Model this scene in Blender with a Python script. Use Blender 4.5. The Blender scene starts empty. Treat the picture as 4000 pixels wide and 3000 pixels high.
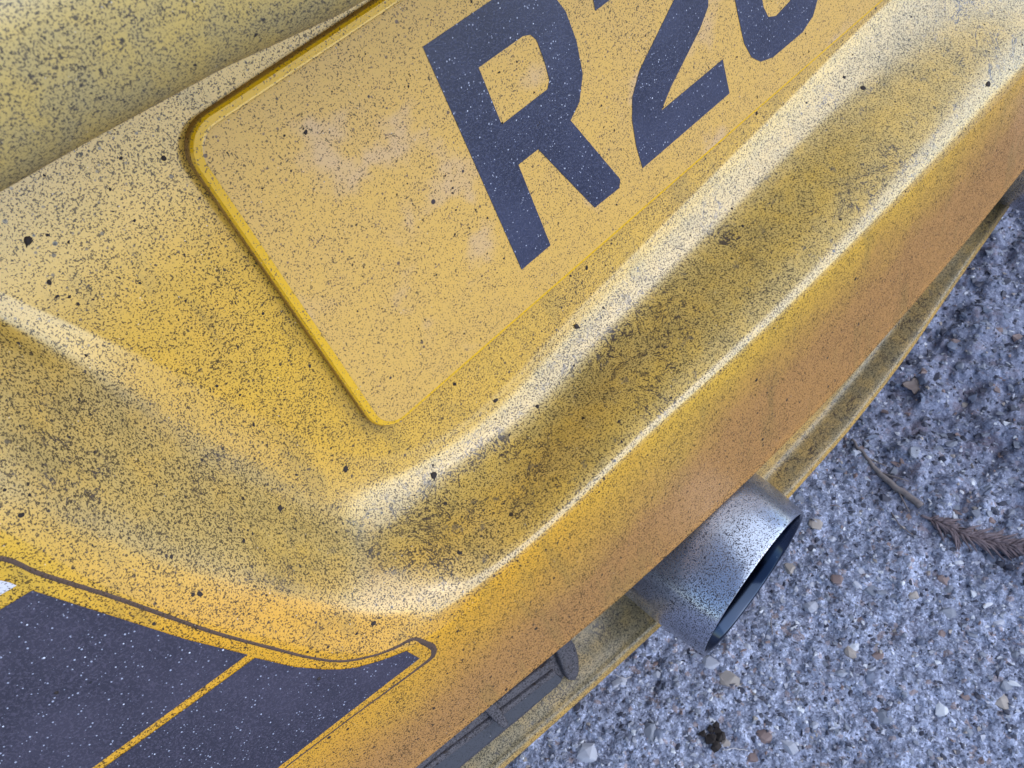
import bpy, bmesh, math, random
import numpy as np
from mathutils import Vector, Matrix, noise as mnoise
from mathutils.geometry import tessellate_polygon
from mathutils.bvhtree import BVHTree

random.seed(7)
rng = np.random.default_rng(7)
scene = bpy.context.scene
COL = scene.collection

# ------------------------------------------------------------------ frame
# The car's rear is measured in millimetres in the frame of its number plate:
# u to the right, v up the plate, w out of the plate.  The plate leans back
# by TILT, the ground is DROP mm below it.
TILT = math.radians(12)
CT, ST = math.cos(TILT), math.sin(TILT)
DROP = 430.0

def rotv(q):
    u, v, w = q
    return Vector((u, -(w*CT - v*ST), v*CT + w*ST))

def W(q):
    r = rotv(q)
    return Vector((r.x/1000, r.y/1000, (r.z + DROP)/1000))

# ------------------------------------------------------------------ camera
cam_data = bpy.data.cameras.new('camera')
cam = bpy.data.objects.new('camera', cam_data)
COL.objects.link(cam)
cp = W((-113.77, 154.12, 214.77))
rt = rotv((0.70711594, -0.352517244, 0.612958922)).normalized()
up = -rotv((-0.638079202, -0.691663584, 0.338314083)).normalized()
fw = rotv((0.3046998, -0.63034362, -0.71402027)).normalized()
m = Matrix(((rt.x, up.x, -fw.x, cp.x), (rt.y, up.y, -fw.y, cp.y), (rt.z, up.z, -fw.z, cp.z), (0, 0, 0, 1)))
cam.matrix_world = m
cam_data.sensor_width = 36
cam_data.lens = 36*3303.5/4000
cam_data.clip_start = 0.01
cam_data.clip_end = 500
cam_data.dof.use_dof = True
cam_data.dof.focus_distance = 0.305
cam_data.dof.aperture_fstop = 56
scene.camera = cam

# ------------------------------------------------------------------ light
SUN_EL, SUN_AZ = math.radians(42), math.radians(150)   # azimuth measured clockwise from +Y
world = bpy.data.worlds.new('World')
scene.world = world
world.use_nodes = True
wn = world.node_tree
bg = wn.nodes['Background']
sky = wn.nodes.new('ShaderNodeTexSky')
sky.sky_type = 'NISHITA'
sky.sun_disc = False
sky.sun_elevation = SUN_EL
sky.sun_rotation = SUN_AZ
sky.air_density = 1.0
sky.ozone_density = 2.5
sky.dust_density = 1.0
wn.links.new(sky.outputs[0], bg.inputs[0])
bg.inputs[1].default_value = 0.15
sd = bpy.data.lights.new('sun', 'SUN')
sd.energy = 1.25
sd.angle = math.radians(98)
sd.color = (0.88, 0.97, 0.98)
sun = bpy.data.objects.new('sun', sd)
COL.objects.link(sun)
sdir = Vector((math.sin(SUN_AZ)*math.cos(SUN_EL), math.cos(SUN_AZ)*math.cos(SUN_EL), math.sin(SUN_EL)))
sun.rotation_euler = sdir.to_track_quat('Z', 'Y').to_euler()
sun.location = (0, 0, 5)
scene.view_settings.view_transform = 'Standard'
scene.view_settings.look = 'None'
scene.view_settings.gamma = 1
scene.view_settings.use_curve_mapping = False
scene.view_settings.exposure = 0.78

# ------------------------------------------------------------------ object helpers
def link(name, me, mats, parent=None):
    o = bpy.data.objects.new(name, me)
    for mt in (mats if isinstance(mats, (list, tuple)) else [mats]):
        if mt is not None:
            me.materials.append(mt)
    COL.objects.link(o)
    if parent is not None:
        o.parent = parent
    return o

def tag(o, label=None, cat=None, group=None, kind=None):
    if label: o['label'] = label
    if cat: o['category'] = cat
    if group: o['group'] = group
    if kind: o['kind'] = kind
    return o

def empty(name, loc, label, cat, group=None):
    o = bpy.data.objects.new(name, None)
    o.empty_display_size = 0.02
    o.location = loc
    COL.objects.link(o)
    return tag(o, label, cat, group)

CARLOC = Vector((0.19, 0.0, 0.0))

def mesh_from(name, verts, faces, smooth=True, offset=CARLOC, matidx=None):
    me = bpy.data.meshes.new(name)
    me.from_pydata([tuple(Vector(v) - offset) for v in verts], [], faces)
    me.validate()
    me.update()
    if smooth:
        me.polygons.foreach_set('use_smooth', [True]*len(me.polygons))
    if matidx:
        me.polygons.foreach_set('material_index', matidx)
    return me

# ------------------------------------------------------------------ material helpers
class NT:
    def __init__(s, name):
        s.mat = bpy.data.materials.new(name)
        s.mat.use_nodes = True
        s.t = s.mat.node_tree
        s.bsdf = s.t.nodes['Principled BSDF']
        s.tc = s.t.nodes.new('ShaderNodeTexCoord').outputs['Object']
    def n(s, typ, **kw):
        nd = s.t.nodes.new(typ)
        for k, v in kw.items(): setattr(nd, k, v)
        return nd
    def put(s, sock, val):
        if isinstance(val, bpy.types.NodeSocket): s.t.links.new(val, sock)
        else: sock.default_value = val
    def noise(s, scale, detail=2.0, rough=0.5, vec=None, dist=0.0):
        nd = s.n('ShaderNodeTexNoise')
        s.put(nd.inputs['Vector'], vec if vec is not None else s.tc)
        nd.inputs['Scale'].default_value = scale
        nd.inputs['Detail'].default_value = detail
        nd.inputs['Roughness'].default_value = rough
        nd.inputs['Distortion'].default_value = dist
        return nd.outputs['Fac']
    def voro(s, scale, vec=None, feature='F1', rnd=1.0):
        nd = s.n('ShaderNodeTexVoronoi', feature=feature)
        s.put(nd.inputs['Vector'], vec if vec is not None else s.tc)
        nd.inputs['Scale'].default_value = scale
        nd.inputs['Randomness'].default_value = rnd
        return nd.outputs['Distance'], (nd.outputs['Color'] if 'Color' in nd.outputs else None)
    def ss(s, val, a, b, lo=0.0, hi=1.0):
        nd = s.n('ShaderNodeMapRange', interpolation_type='SMOOTHSTEP')
        s.put(nd.inputs[0], val); s.put(nd.inputs[1], a); s.put(nd.inputs[2], b)
        s.put(nd.inputs[3], lo); s.put(nd.inputs[4], hi)
        return nd.outputs[0]
    def m(s, op, a, b=0.0, c=0.0):
        nd = s.n('ShaderNodeMath', operation=op)
        s.put(nd.inputs[0], a); s.put(nd.inputs[1], b)
        if op in ('MULTIPLY_ADD',): s.put(nd.inputs[2], c)
        return nd.outputs[0]
    def mix(s, fac, a, b):
        nd = s.n('ShaderNodeMix', data_type='RGBA')
        s.put(nd.inputs[0], fac)
        for i, v in ((6, a), (7, b)):
            s.put(nd.inputs[i], v if isinstance(v, bpy.types.NodeSocket) else (v[0], v[1], v[2], 1))
        return nd.outputs[2]
    def sep(s, col):
        nd = s.n('ShaderNodeSeparateColor'); s.put(nd.inputs[0], col); return nd.outputs
    def dots(s, scale, rmin, rmax, soft, keep=1.0):
        d, c = s.voro(scale)
        o = s.sep(c)
        r = s.m('MULTIPLY_ADD', o[0], rmax - rmin, rmin)
        f = s.m('DIVIDE', s.m('SUBTRACT', r, d), soft)
        f = s.m('MINIMUM', s.m('MAXIMUM', f, 0.0), 1.0)
        if keep < 1.0:
            f = s.m('MULTIPLY', f, s.m('LESS_THAN', o[1], keep))
        return f
    def stretch(s, sx, sy, sz, rz=0.0):
        nd = s.n('ShaderNodeMapping')
        s.put(nd.inputs[0], s.tc)
        nd.inputs['Scale'].default_value = (sx, sy, sz)
        nd.inputs['Rotation'].default_value = (0, 0, rz)
        return nd.outputs[0]
    def bump(s, h, strength=0.3, dist=0.0003):
        nd = s.n('ShaderNodeBump')
        nd.inputs['Strength'].default_value = strength
        nd.inputs['Distance'].default_value = dist
        s.put(nd.inputs['Height'], h)
        s.put(s.bsdf.inputs['Normal'], nd.outputs[0])
    def fin(s, col, rough, metal=0.0, spec=0.5, coat=0.0, coat_rough=0.1):
        s.put(s.bsdf.inputs['Base Color'], col if isinstance(col, bpy.types.NodeSocket) else (*col, 1))
        s.put(s.bsdf.inputs['Roughness'], rough)
        s.put(s.bsdf.inputs['Metallic'], metal)
        s.put(s.bsdf.inputs['Specular IOR Level'], spec)
        s.put(s.bsdf.inputs['Coat Weight'], coat)
        s.put(s.bsdf.inputs['Coat Roughness'], coat_rough)
        return s.mat

def dirty(name, base, film=(0.17, 0.12, 0.075), dark=(0.05, 0.035, 0.03), amount=0.5, grime=0.35,
          settle=0.0, rough=0.3, speck=1.0, coat=1.0, pale=None, size=1.0, metal=0.0, smear=0.0, base2=None, coat_ior=1.9,
          coat_rough=0.2, mud=(0.46, 0.32, 0.10), brown_veil=0.0, fleck=(0.046, 0.028, 0.011)):
    """Painted or plastic skin under spattered road dirt."""
    k = NT(name)
    big = k.noise(22/size, 3, 0.6)
    mid = k.noise(120/size, 3, 0.6)
    cov = k.m('MULTIPLY_ADD', big, 0.5, k.m('MULTIPLY', mid, 0.5))        # about 0.5
    geo = k.n('ShaderNodeNewGeometry')
    nz = k.n('ShaderNodeSeparateXYZ'); k.put(nz.inputs[0], geo.outputs['Normal'])
    upf = k.m('MAXIMUM', k.ss(nz.outputs[2], 0.26, 0.85), k.ss(nz.outputs[0], 0.40, 0.62))
    flat = k.m('MAXIMUM', k.ss(nz.outputs[2], 0.78, 0.91), k.ss(nz.outputs[0], 0.58, 0.70, 0.0, 0.8))
    col = base
    if base2 is not None:
        col = k.mix(k.ss(big, 0.35, 0.65), base, base2)
    # even veil of dust, a little patchy, heavier where it can settle
    g = k.ss(cov, 0.36, 0.66, grime*0.65, grime)
    col = k.mix(g, col, film)
    if settle: col = k.mix(k.m('MULTIPLY', upf, k.ss(cov, 0.34, 0.62, 0.50*settle, 0.88*settle)), col, mud)
    if brown_veil:
        pz = k.n('ShaderNodeSeparateXYZ'); k.put(pz.inputs[0], geo.outputs['Position'])
        low = k.ss(k.m('ADD', pz.outputs[2], k.m('MULTIPLY', k.m('SUBTRACT', big, 0.5), 0.06)), 0.385, 0.335)
        low = k.m('MULTIPLY', low, k.m('SUBTRACT', 1.0, upf))
        col = k.mix(k.m('MULTIPLY', low, brown_veil), col, (0.40, 0.185, 0.070))  # browner toward the bottom, except on parts that face up
        px_ = pz.outputs
        clean = k.m('MULTIPLY', k.ss(px_[1], -0.018, -0.032), k.m('MULTIPLY', k.ss(px_[0], 0.02, -0.09), k.ss(px_[2], 0.33, 0.38)))
        clean = k.m('MULTIPLY', clean, k.m('SUBTRACT', 1.0, k.m('MULTIPLY', upf, 0.7)))
        col = k.mix(k.m('MULTIPLY', clean, 0.65), col, (0.74, 0.34, 0.016))
    if smear:
        v = k.stretch(16, 16, 3)
        sm = k.noise(6, 4, 0.6, vec=v)
        col = k.mix(k.ss(sm, 0.52, 0.68, 0, smear), col, (film[0]*0.6, film[1]*0.6, film[2]*0.6))
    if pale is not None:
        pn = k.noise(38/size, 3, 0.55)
        col = k.mix(k.ss(pn, 0.58, 0.72, 0.0, 0.6), col, pale)  # reflected blotches painted into the colour as pale patches
    # fine irregular spatter
    dens = k.m('MULTIPLY_ADD', cov, -0.16, 0.713 - 0.11*amount)
    if settle: dens = k.m('SUBTRACT', dens, k.m('MULTIPLY', upf, 0.018*settle))
    f1 = k.noise(2000/size, 1.5, 0.5, dist=0.3)
    s1 = k.ss(f1, k.m('SUBTRACT', dens, 0.035), k.m('ADD', dens, 0.045))
    f2 = k.noise(1120/size, 3.0, 0.7)
    s2 = k.ss(f2, k.m('SUBTRACT', dens, -0.005), k.m('ADD', dens, 0.055))
    col = k.mix(k.m('MULTIPLY', s1, 0.86), col, fleck)
    col = k.mix(k.m('MULTIPLY', s2, 0.88), col, (fleck[0]*0.6, fleck[1]*0.6, fleck[2]*0.65))
    d1 = k.dots(760/size, 0.04, 0.34, 0.12, 0.55*speck)
    d2 = k.dots(330/size, 0.03, 0.22, 0.06, 0.35*speck)
    d3 = k.dots(135/size, 0.02, 0.13, 0.03, 0.22*speck)
    col = k.mix(k.m('MULTIPLY', d1, 0.75), col, (dark[0]*1.3, dark[1]*1.3, dark[2]*1.3))
    col = k.mix(k.m('MULTIPLY', d2, 0.85), col, (dark[0]*0.8, dark[1]*0.8, dark[2]*0.8))
    col = k.mix(d3, col, (dark[0]*0.4, dark[1]*0.4, dark[2]*0.5))
    film_f = k.m('MAXIMUM', s1, s2)
    if settle:
        # cracked runs and crumbs of dried mud on the parts that face up
        rn = k.noise(70, 5, 0.7, dist=0.8)
        ridge = k.m('ABSOLUTE', k.m('SUBTRACT', rn, 0.5))
        blot = k.ss(k.noise(26, 2, 0.5), 0.50, 0.56)
        fine = k.ss(k.noise(420, 3, 0.7), 0.36, 0.50)
        cr = k.m('MULTIPLY', k.m('MULTIPLY', k.ss(ridge, 0.020, 0.007), blot), k.m('MULTIPLY', fine, k.m('MULTIPLY', upf, 0.95*settle)))
        col = k.mix(cr, col, (0.045, 0.030, 0.022))
        clump = k.m('MULTIPLY', k.ss(k.noise(170, 4, 0.75), 0.60, 0.67), k.m('MULTIPLY', k.ss(nz.outputs[2], 0.3, 0.9, 0.25, 1.0), k.m('MULTIPLY', upf, 0.6*settle)))
        col = k.mix(clump, col, (0.06, 0.055, 0.055))
        worn = k.m('MULTIPLY', k.ss(k.noise(45, 4, 0.7), 0.55, 0.66), k.m('MULTIPLY', upf, 0.14))
        col = k.mix(worn, col, (film[0]*0.45, film[1]*0.42, film[2]*0.30))
    # pale glinting grains
    d4 = k.dots(900/size, 0.02, 0.20, 0.08, 0.10)
    col = k.mix(k.m('MULTIPLY', d4, 0.6), col, (0.62, 0.58, 0.56))
    rr = k.m('MULTIPLY_ADD', film_f, 0.35, k.m('MULTIPLY_ADD', g, 0.25, rough))
    rr = k.m('MINIMUM', rr, 0.9)
    cw = k.m('MULTIPLY', k.m('SUBTRACT', 1.0, k.m('MULTIPLY', film_f, 0.55)), coat)
    if settle: cw = k.m('MULTIPLY', cw, k.m('SUBTRACT', 1.0, k.m('MULTIPLY', flat, 0.8)))
    if settle: cw = k.m('MULTIPLY', cw, k.m('MAXIMUM', k.ss(nz.outputs[2], 0.215, 0.36, 0.08, 1.0), k.ss(nz.outputs[0], 0.06, 0.30)))
    if brown_veil: cw = k.m('MULTIPLY', cw, k.m('SUBTRACT', 1.0, k.m('MULTIPLY', low, 0.75)))
    h = k.m('ADD', k.m('MULTIPLY', film_f, 0.7), k.m('ADD', d1, k.m('MULTIPLY', d2, 1.5)))
    k.bump(h, 0.3, 0.00010)
    mt = k.fin(col, rr, metal=metal, spec=0.25 if settle else 0.5, coat=cw, coat_rough=coat_rough)
    k.bsdf.inputs['Coat IOR'].default_value = coat_ior
    return mt

YEL = (0.74, 0.41, 0.022)
TAN = (0.38, 0.275, 0.075)
M = {}
M['paint'] = dirty('yellow_paint_dirty', YEL, film=TAN, amount=0.5, grime=0.42, settle=1.0, base2=(0.78, 0.42, 0.03), dark=(0.036, 0.024, 0.018), smear=0.30, brown_veil=0.82)
M['paint_near'] = dirty('tailgate_paint_dusty', (0.70, 0.44, 0.06), film=(0.32, 0.27, 0.15), amount=0.6, grime=0.78, settle=0.3, size=0.7, dark=(0.04, 0.036, 0.04), coat=0.6, fleck=(0.075, 0.062, 0.055))
M['paint_low'] = dirty('valance_paint_dirty', (0.74, 0.39, 0.03), film=(0.30, 0.24, 0.15), amount=0.6, grime=0.6, settle=1.0, dark=(0.055, 0.045, 0.035), coat=0.4, mud=(0.19, 0.155, 0.085), fleck=(0.05, 0.04, 0.025))
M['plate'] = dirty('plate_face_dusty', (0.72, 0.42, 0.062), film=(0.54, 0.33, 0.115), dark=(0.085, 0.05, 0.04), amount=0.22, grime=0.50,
                   rough=0.2, speck=0.55, pale=(0.60, 0.40, 0.24), coat=0.8, coat_ior=1.6, coat_rough=0.12)  # pale is the colour of the painted reflections
M['plate_edge'] = dirty('plate_acrylic_edge', (0.74, 0.42, 0.006), film=(0.5, 0.28, 0.03), dark=(0.09, 0.05, 0.02), amount=0.0, grime=0.12, rough=0.15, speck=0.35, coat=0.9, coat_ior=1.5, coat_rough=0.12)
M['plate_rim'] = dirty('plate_rim_dark_amber', (0.42, 0.22, 0.012), film=(0.2, 0.11, 0.03), dark=(0.05, 0.03, 0.02), amount=0.3, grime=0.4, rough=0.4, coat=0.3)  # darker amber for the plate's side and outermost bevel

def vinyl(name, base, fleck, dens, rough=0.4):
    k = NT(name)
    f = k.ss(k.noise(1500, 2.5, 0.65), 0.46, 0.66, 0, 0.62)
    big = k.ss(k.noise(40, 3, 0.6), 0.3, 0.7, 0, 0.35)
    col = k.mix(f, base, fleck)
    col = k.mix(big, col, fleck)
    d = k.dots(1050, 0.02, 0.34, 0.12, dens)
    col = k.mix(k.m('MULTIPLY', d, 0.9), col, (0.40, 0.42, 0.54))
    d0 = k.dots(520, 0.02, 0.17, 0.08, 0.16)
    col = k.mix(d0, col, (0.8, 0.82, 0.95))
    dd = k.dots(190, 0.02, 0.16, 0.05, 0.2)
    col = k.mix(dd, col, (0.008, 0.008, 0.012))
    k.bump(k.m('ADD', f, d), 0.5, 0.00015)
    return k.fin(col, rough, coat=0.15, coat_rough=0.3)
M['letter'] = vinyl('letter_blue_black', (0.014, 0.018, 0.046), (0.055, 0.063, 0.125), 0.5)
M['decal'] = vinyl('decal_charcoal', (0.026, 0.023, 0.038), (0.085, 0.072, 0.11), 0.5)
M['groove'] = dirty('groove_dirt', (0.085, 0.045, 0.030), film=(0.10, 0.065, 0.05), amount=0.3, grime=0.5, rough=0.7, coat=0.0)
M['white'] = dirty('white_sticker', (0.72, 0.70, 0.74), film=(0.5, 0.42, 0.40), amount=0.0, grime=0.2, speck=0.2)
M['plastic'] = dirty('black_plastic_dirty', (0.030, 0.031, 0.045), film=(0.15, 0.13, 0.135), dark=(0.02, 0.02, 0.025), amount=0.5, grime=0.55, settle=1.0, rough=0.45, coat=0.0, mud=(0.13, 0.12, 0.14), fleck=(0.03, 0.03, 0.035))
M['plastic_deep'] = dirty('black_plastic_smooth', (0.020, 0.023, 0.042), film=(0.07, 0.07, 0.09), dark=(0.01, 0.01, 0.015), amount=0.2, grime=0.3, rough=0.35, coat=0.0, mud=(0.13, 0.12, 0.14), fleck=(0.03, 0.03, 0.035))
M['steel'] = dirty('exhaust_steel_sooty', (0.56, 0.58, 0.67), film=(0.18, 0.185, 0.23), dark=(0.02, 0.02, 0.028), amount=0.55, grime=0.26, rough=0.16, speck=1.0, coat=0.3, metal=0.88, fleck=(0.05, 0.05, 0.065), coat_ior=1.6, coat_rough=0.1)
k = NT('exhaust_bore'); M['bore'] = k.fin(k.mix(k.dots(420, 0.02, 0.2, 0.05, 0.3), (0.05, 0.065, 0.10), (0.2, 0.2, 0.22)), 0.12, metal=1.0)
k = NT('soot'); M['soot'] = k.fin((0.006, 0.006, 0.008), 0.8, spec=0.2)
k = NT('grit'); M['grit'] = k.fin(k.mix(k.noise(60, 1), (0.018, 0.013, 0.012), (0.05, 0.04, 0.038)), 0.85, spec=0.25)
k = NT('grit_pale'); M['scratch'] = k.fin((0.85, 0.62, 0.08), 0.4)

# ------------------------------------------------------------------ CAR
car = empty('car', CARLOC, 'yellow car rear splattered with road dirt, with number plate and two exhaust tips', 'car')

def wf(u, v):
    """how far the outer face of the bumper stands out"""
    uu = min(u, 260)
    w = 43 - (uu - 100)**2/5000
    if u > 260:
        w -= 0.064*(u - 260) + max(0, u - 560)**2/1800
    if u < -330:
        w -= (u + 330)**2/1800
    return w - 0.15*max(0, -60 - v) - max(0, v - 90)**2/9000

CURVES = {
 'B': [(-124.1, 87.7, -4.0), (-111.5, 59.5, -4.0), (-95.9, 18.8, -4.0), (-78.0, -18.9, -4.0), (-50.4, -34.4, -4.0), (27.2, -31.0, -4.0), (86.6, -27.4, -4.0), (146.9, -23.8, -4.0), (207.1, -20.1, -4.0)],
 'C': [(-128.3, 83.4, -1.0), (-118.8, 55.7, -1.0), (-106.9, 17.2, -1.0), (-82.6, -30.1, -1.0), (-43.0, -45.0, -1.0), (27.8, -40.3, -1.0), (85.7, -36.4, -1.0), (147.0, -32.4, -1.0), (209.9, -28.3, -1.0)],
 'D': [(-131.7, 80.8, 5.0), (-125.5, 53.9, 5.0), (-115.6, 17.8, 5.0), (-89.9, -33.9, 5.0), (-38.0, -51.8, 6.0), (27.7, -47.6, 5.4), (84.5, -44.3, 5.0), (147.7, -40.6, 5.0), (213.1, -36.8, 5.0)],
 'E': [(-148.6, 62.4, 25.1), (-142.6, 35.1, 25.7), (-130.4, 1.1, 26.9), (-105.5, -40.8, 29.1), (-66.9, -55.6, 29.4), (0.7, -55.3, 33.0), (64.7, -57.0, 34.8), (142.9, -57.3, 34.6), (249.7, -61.4, 30.3)],
 'F': [(-153.6, 59.9, 28.6), (-148.9, 32.5, 29.1), (-137.5, -1.5, 30.2), (-109.2, -49.9, 32.7), (-68.0, -59.2, 35.9), (-1.3, -59.3, 39.4), (62.7, -62.0, 40.9), (142.2, -64.0, 40.5), (251.6, -70.3, 35.4)],
 'G': [(-155.8, 57.5, 29.9), (-151.2, 29.1, 30.4), (-139.5, -5.7, 31.5), (-110.1, -56.2, 34.2), (-67.4, -67.2, 36.3), (0.1, -67.4, 39.9), (65.8, -70.0, 41.3), (148.2, -72.6, 40.6), (259.1, -80.5, 34.9)],
}
TOPU = {'B': -155, 'C': -160, 'D': -163, 'E': -180, 'F': -189, 'G': -192}

def full_curve(key):
    base = CURVES[key]
    du = base[1][0] - base[0][0]; dv = base[0][1] - base[1][1]
    p0 = (TOPU[key], 168.0, base[0][2])
    pts = [p0] + list(base)
    # the far side of the recess, mirrored about the middle of the plate
    mir = []
    for (u, v, w) in reversed([p0] + list(base[:4])):
        un = 380 - u
        if key == 'E': wn = wf(un, v) - 8.5
        elif key == 'F': wn = wf(un, v) - 1.5
        elif key == 'G': wn = wf(un, v)
        else: wn = w
        mir.append((un, v, wn))
    # two stations carry the long straight run across to the mirrored corner
    x = (330, {'B': -21, 'C': -29, 'D': -37, 'E': -64, 'F': -67, 'G': -77}[key])
    un, v = x
    wn = {'B': -4, 'C': -1, 'D': 5, 'E': wf(un, v) - 8.5, 'F': wf(un, v) - 1.5, 'G': wf(un, v)}[key]
    return pts + [(un, v, wn)] + mir

def catmull(pts, n):
    P = [Vector(p) for p in pts]
    P = [P[0]*2 - P[1]] + P + [P[-1]*2 - P[-2]]
    out = []
    for i in range(1, len(P) - 2):
        p0, p1, p2, p3 = P[i-1], P[i], P[i+1], P[i+2]
        # centripetal: keeps the contour from overshooting at the corner
        t0 = 0.0; t1 = t0 + max((p1-p0).length, 1e-6)**0.5; t2 = t1 + max((p2-p1).length, 1e-6)**0.5; t3 = t2 + max((p3-p2).length, 1e-6)**0.5
        for j in range(n):
            t = t1 + (t2 - t1)*j/n
            A1 = p0*((t1-t)/(t1-t0)) + p1*((t-t0)/(t1-t0))
            A2 = p1*((t2-t)/(t2-t1)) + p2*((t-t1)/(t2-t1))
            A3 = p2*((t3-t)/(t3-t2)) + p3*((t-t2)/(t3-t2))
            B1 = A1*((t2-t)/(t2-t0)) + A2*((t-t0)/(t2-t0))
            B2 = A2*((t3-t)/(t3-t1)) + A3*((t-t1)/(t3-t1))
            out.append(B1*((t2-t)/(t2-t1)) + B2*((t-t1)/(t2-t1)))
    out.append(P[-2].copy())
    return out

def interp(x, xs, ys):
    return float(np.interp(x, xs, ys))

VB = ([-1200, -600, -135, -90, -35, 46, 114, 200, 284, 500, 980, 1400], [-60, -100, -118.5, -124, -132, -139, -142.5, -141.5, -140.5, -135, -100, -60])

def build_bumper():
    NS = 16
    dense = {k_: catmull(full_curve(k_), NS) for k_ in 'BCDEFG'}
    n = len(dense['B'])
    # outer boundary of the face, one control point per station
    st = len(full_curve('B'))
    H = [(-700, 168), (-700, 40), (-700, -95), (-330, None), (-150, None), (-72, None), (4, None), (72, None), (150, None), (262, None), (345, None),
         (530, None), (740, None), (1080, -90), (1080, 40), (1080, 168)]
    assert len(H) == st, (len(H), st)
    Hd = []
    for i in range(n):
        s = i/NS; a = min(int(s), st - 2); f = s - a
        (u0, v0), (u1, v1) = H[a], H[a+1]
        u = u0 + (u1 - u0)*f
        va = v0 if v0 is not None else interp(u0, *VB)
        vb = v1 if v1 is not None else interp(u1, *VB)
        v = va + (vb - va)*f
        if -650 < u < 1030 and (v < -90): v = interp(u, *VB)
        Hd.append((u, v))
    rows = []
    SUB = 5
    for i in range(n):
        prof = catmull([dense[k_][i] for k_ in 'BCDEFG'], SUB)
        prof[0] = dense['B'][i]
        g = dense['G'][i]
        col = list(prof)
        u1, v1 = Hd[i]
        NF = 26
        for j in range(1, NF + 1):
            t = (j/NF)**1.25
            u = g.x + (u1 - g.x)*t; v = g.y + (v1 - g.y)*t
            # blend from the surveyed crest into the analytic face
            w = wf(u, v)
            w += (g.z - wf(g.x, g.y))*(1 - t)
            col.append(Vector((u, v, w)))
        last = col[-1]
        if v1 < 160:
            inw = [(0.4, -1.2), (-1.0, -2.2), (-3.5, -2.6), (-25, 0.5), (-60, 3.0)]
        else:
            inw = [(-1.5, 1.5), (-5, 3), (-12, 4), (-30, 5), (-60, 5)]
        for dw, dv in inw:
            col.append(Vector((last.x, last.y + dv, last.z + dw)))
        rows.append(col)
    m_ = len(rows[0])
    verts = [W(p) for r in rows for p in r]
    faces = []
    for i in range(n - 1):
        for j in range(m_ - 1):
            a = i*m_ + j
            faces.append((a, a+1, a+1+m_, a+m_))
    # back wall of the recess, closed above under the tailgate lip
    wall = [i*m_ for i in range(n)]
    faces.append(tuple(wall))
    me = mesh_from('bumper', verts, faces)
    bm = bmesh.new(); bm.from_mesh(me)
    bmesh.ops.recalc_face_normals(bm, faces=bm.faces)
    bm.to_mesh(me); bm.free()
    me.polygons.foreach_set('use_smooth', [True]*len(me.polygons))
    return me

bumper_me = build_bumper()
bumper = link('bumper', bumper_me, M['paint'], car)

# --- tailgate lip that overhangs the top of the recess
def build_tailgate():
    us = list(np.linspace(-420, -130, 30)) + list(np.linspace(-125, 60, 60)) + list(np.linspace(70, 800, 50))
    ev = ([-420, -112, -93.6, -67, -41, 20, 190, 340, 400, 800], [119.5, 118.1, 117.3, 115.6, 112.4, 109.5, 108, 109.5, 112.5, 118.5])
    rows = []
    for u in us:
        e = interp(u, *ev)
        side = max(0, -300 - u)**2/160 + max(0, u - 680)**2/160
        base = 60 - (u - 190)**2/30000 - side
        prof = [(e + 3, -60), (e + 1.0, 20), (e - 0.4, base - 14), (e - 0.7, base - 8), (e - 0.2, base - 4.5), (e + 1.6, base - 1.4), (e + 5, base + 1.6), (e + 10, base + 3.8),
                (e + 19, base + 5.2), (e + 34, base + 2.6), (e + 60, base - 7), (e + 100, base - 22), (e + 160, base - 50), (e + 260, base - 105), (e + 420, base - 200)]
        pp = catmull([(u, v, w) for v, w in prof], 4)
        rows.append([W(p) for p in pp])
    m_ = len(rows[0])
    verts = [p for r in rows for p in r]
    faces = [(i*m_ + j, i*m_ + j + 1, (i+1)*m_ + j + 1, (i+1)*m_ + j) for i in range(len(rows)-1) for j in range(m_-1)]
    return mesh_from('tailgate', verts, faces)
tailgate_me = build_tailgate()
tailgate = link('tailgate', tailgate_me, M['paint_near'], car)

# --- the hidden bulk of the car, so that light is blocked as by a real car
def box_mesh(name, lo, hi, bevel=0.0):
    bm = bmesh.new()
    bmesh.ops.create_cube(bm, size=1)
    for v in bm.verts:
        v.co = Vector([lo[i] + (v.co[i] + 0.5)*(hi[i] - lo[i]) for i in range(3)])
    if bevel: bmesh.ops.bevel(bm, geom=bm.edges[:], offset=bevel, segments=3, affect='EDGES', profile=0.5)
    for v in bm.verts: v.co = W(v.co) - CARLOC
    bmesh.ops.recalc_face_normals(bm, faces=bm.faces)
    me = bpy.data.meshes.new(name); bm.to_mesh(me); bm.free()
    return me
link('body_shell', box_mesh('body_shell', (-600, -95, -3300), (980, 330, -125), 40), M['paint'], car)
link('underbody', box_mesh('underbody', (-520, -165, -3200), (900, -100, -75), 12), M['plastic_deep'], car)

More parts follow.
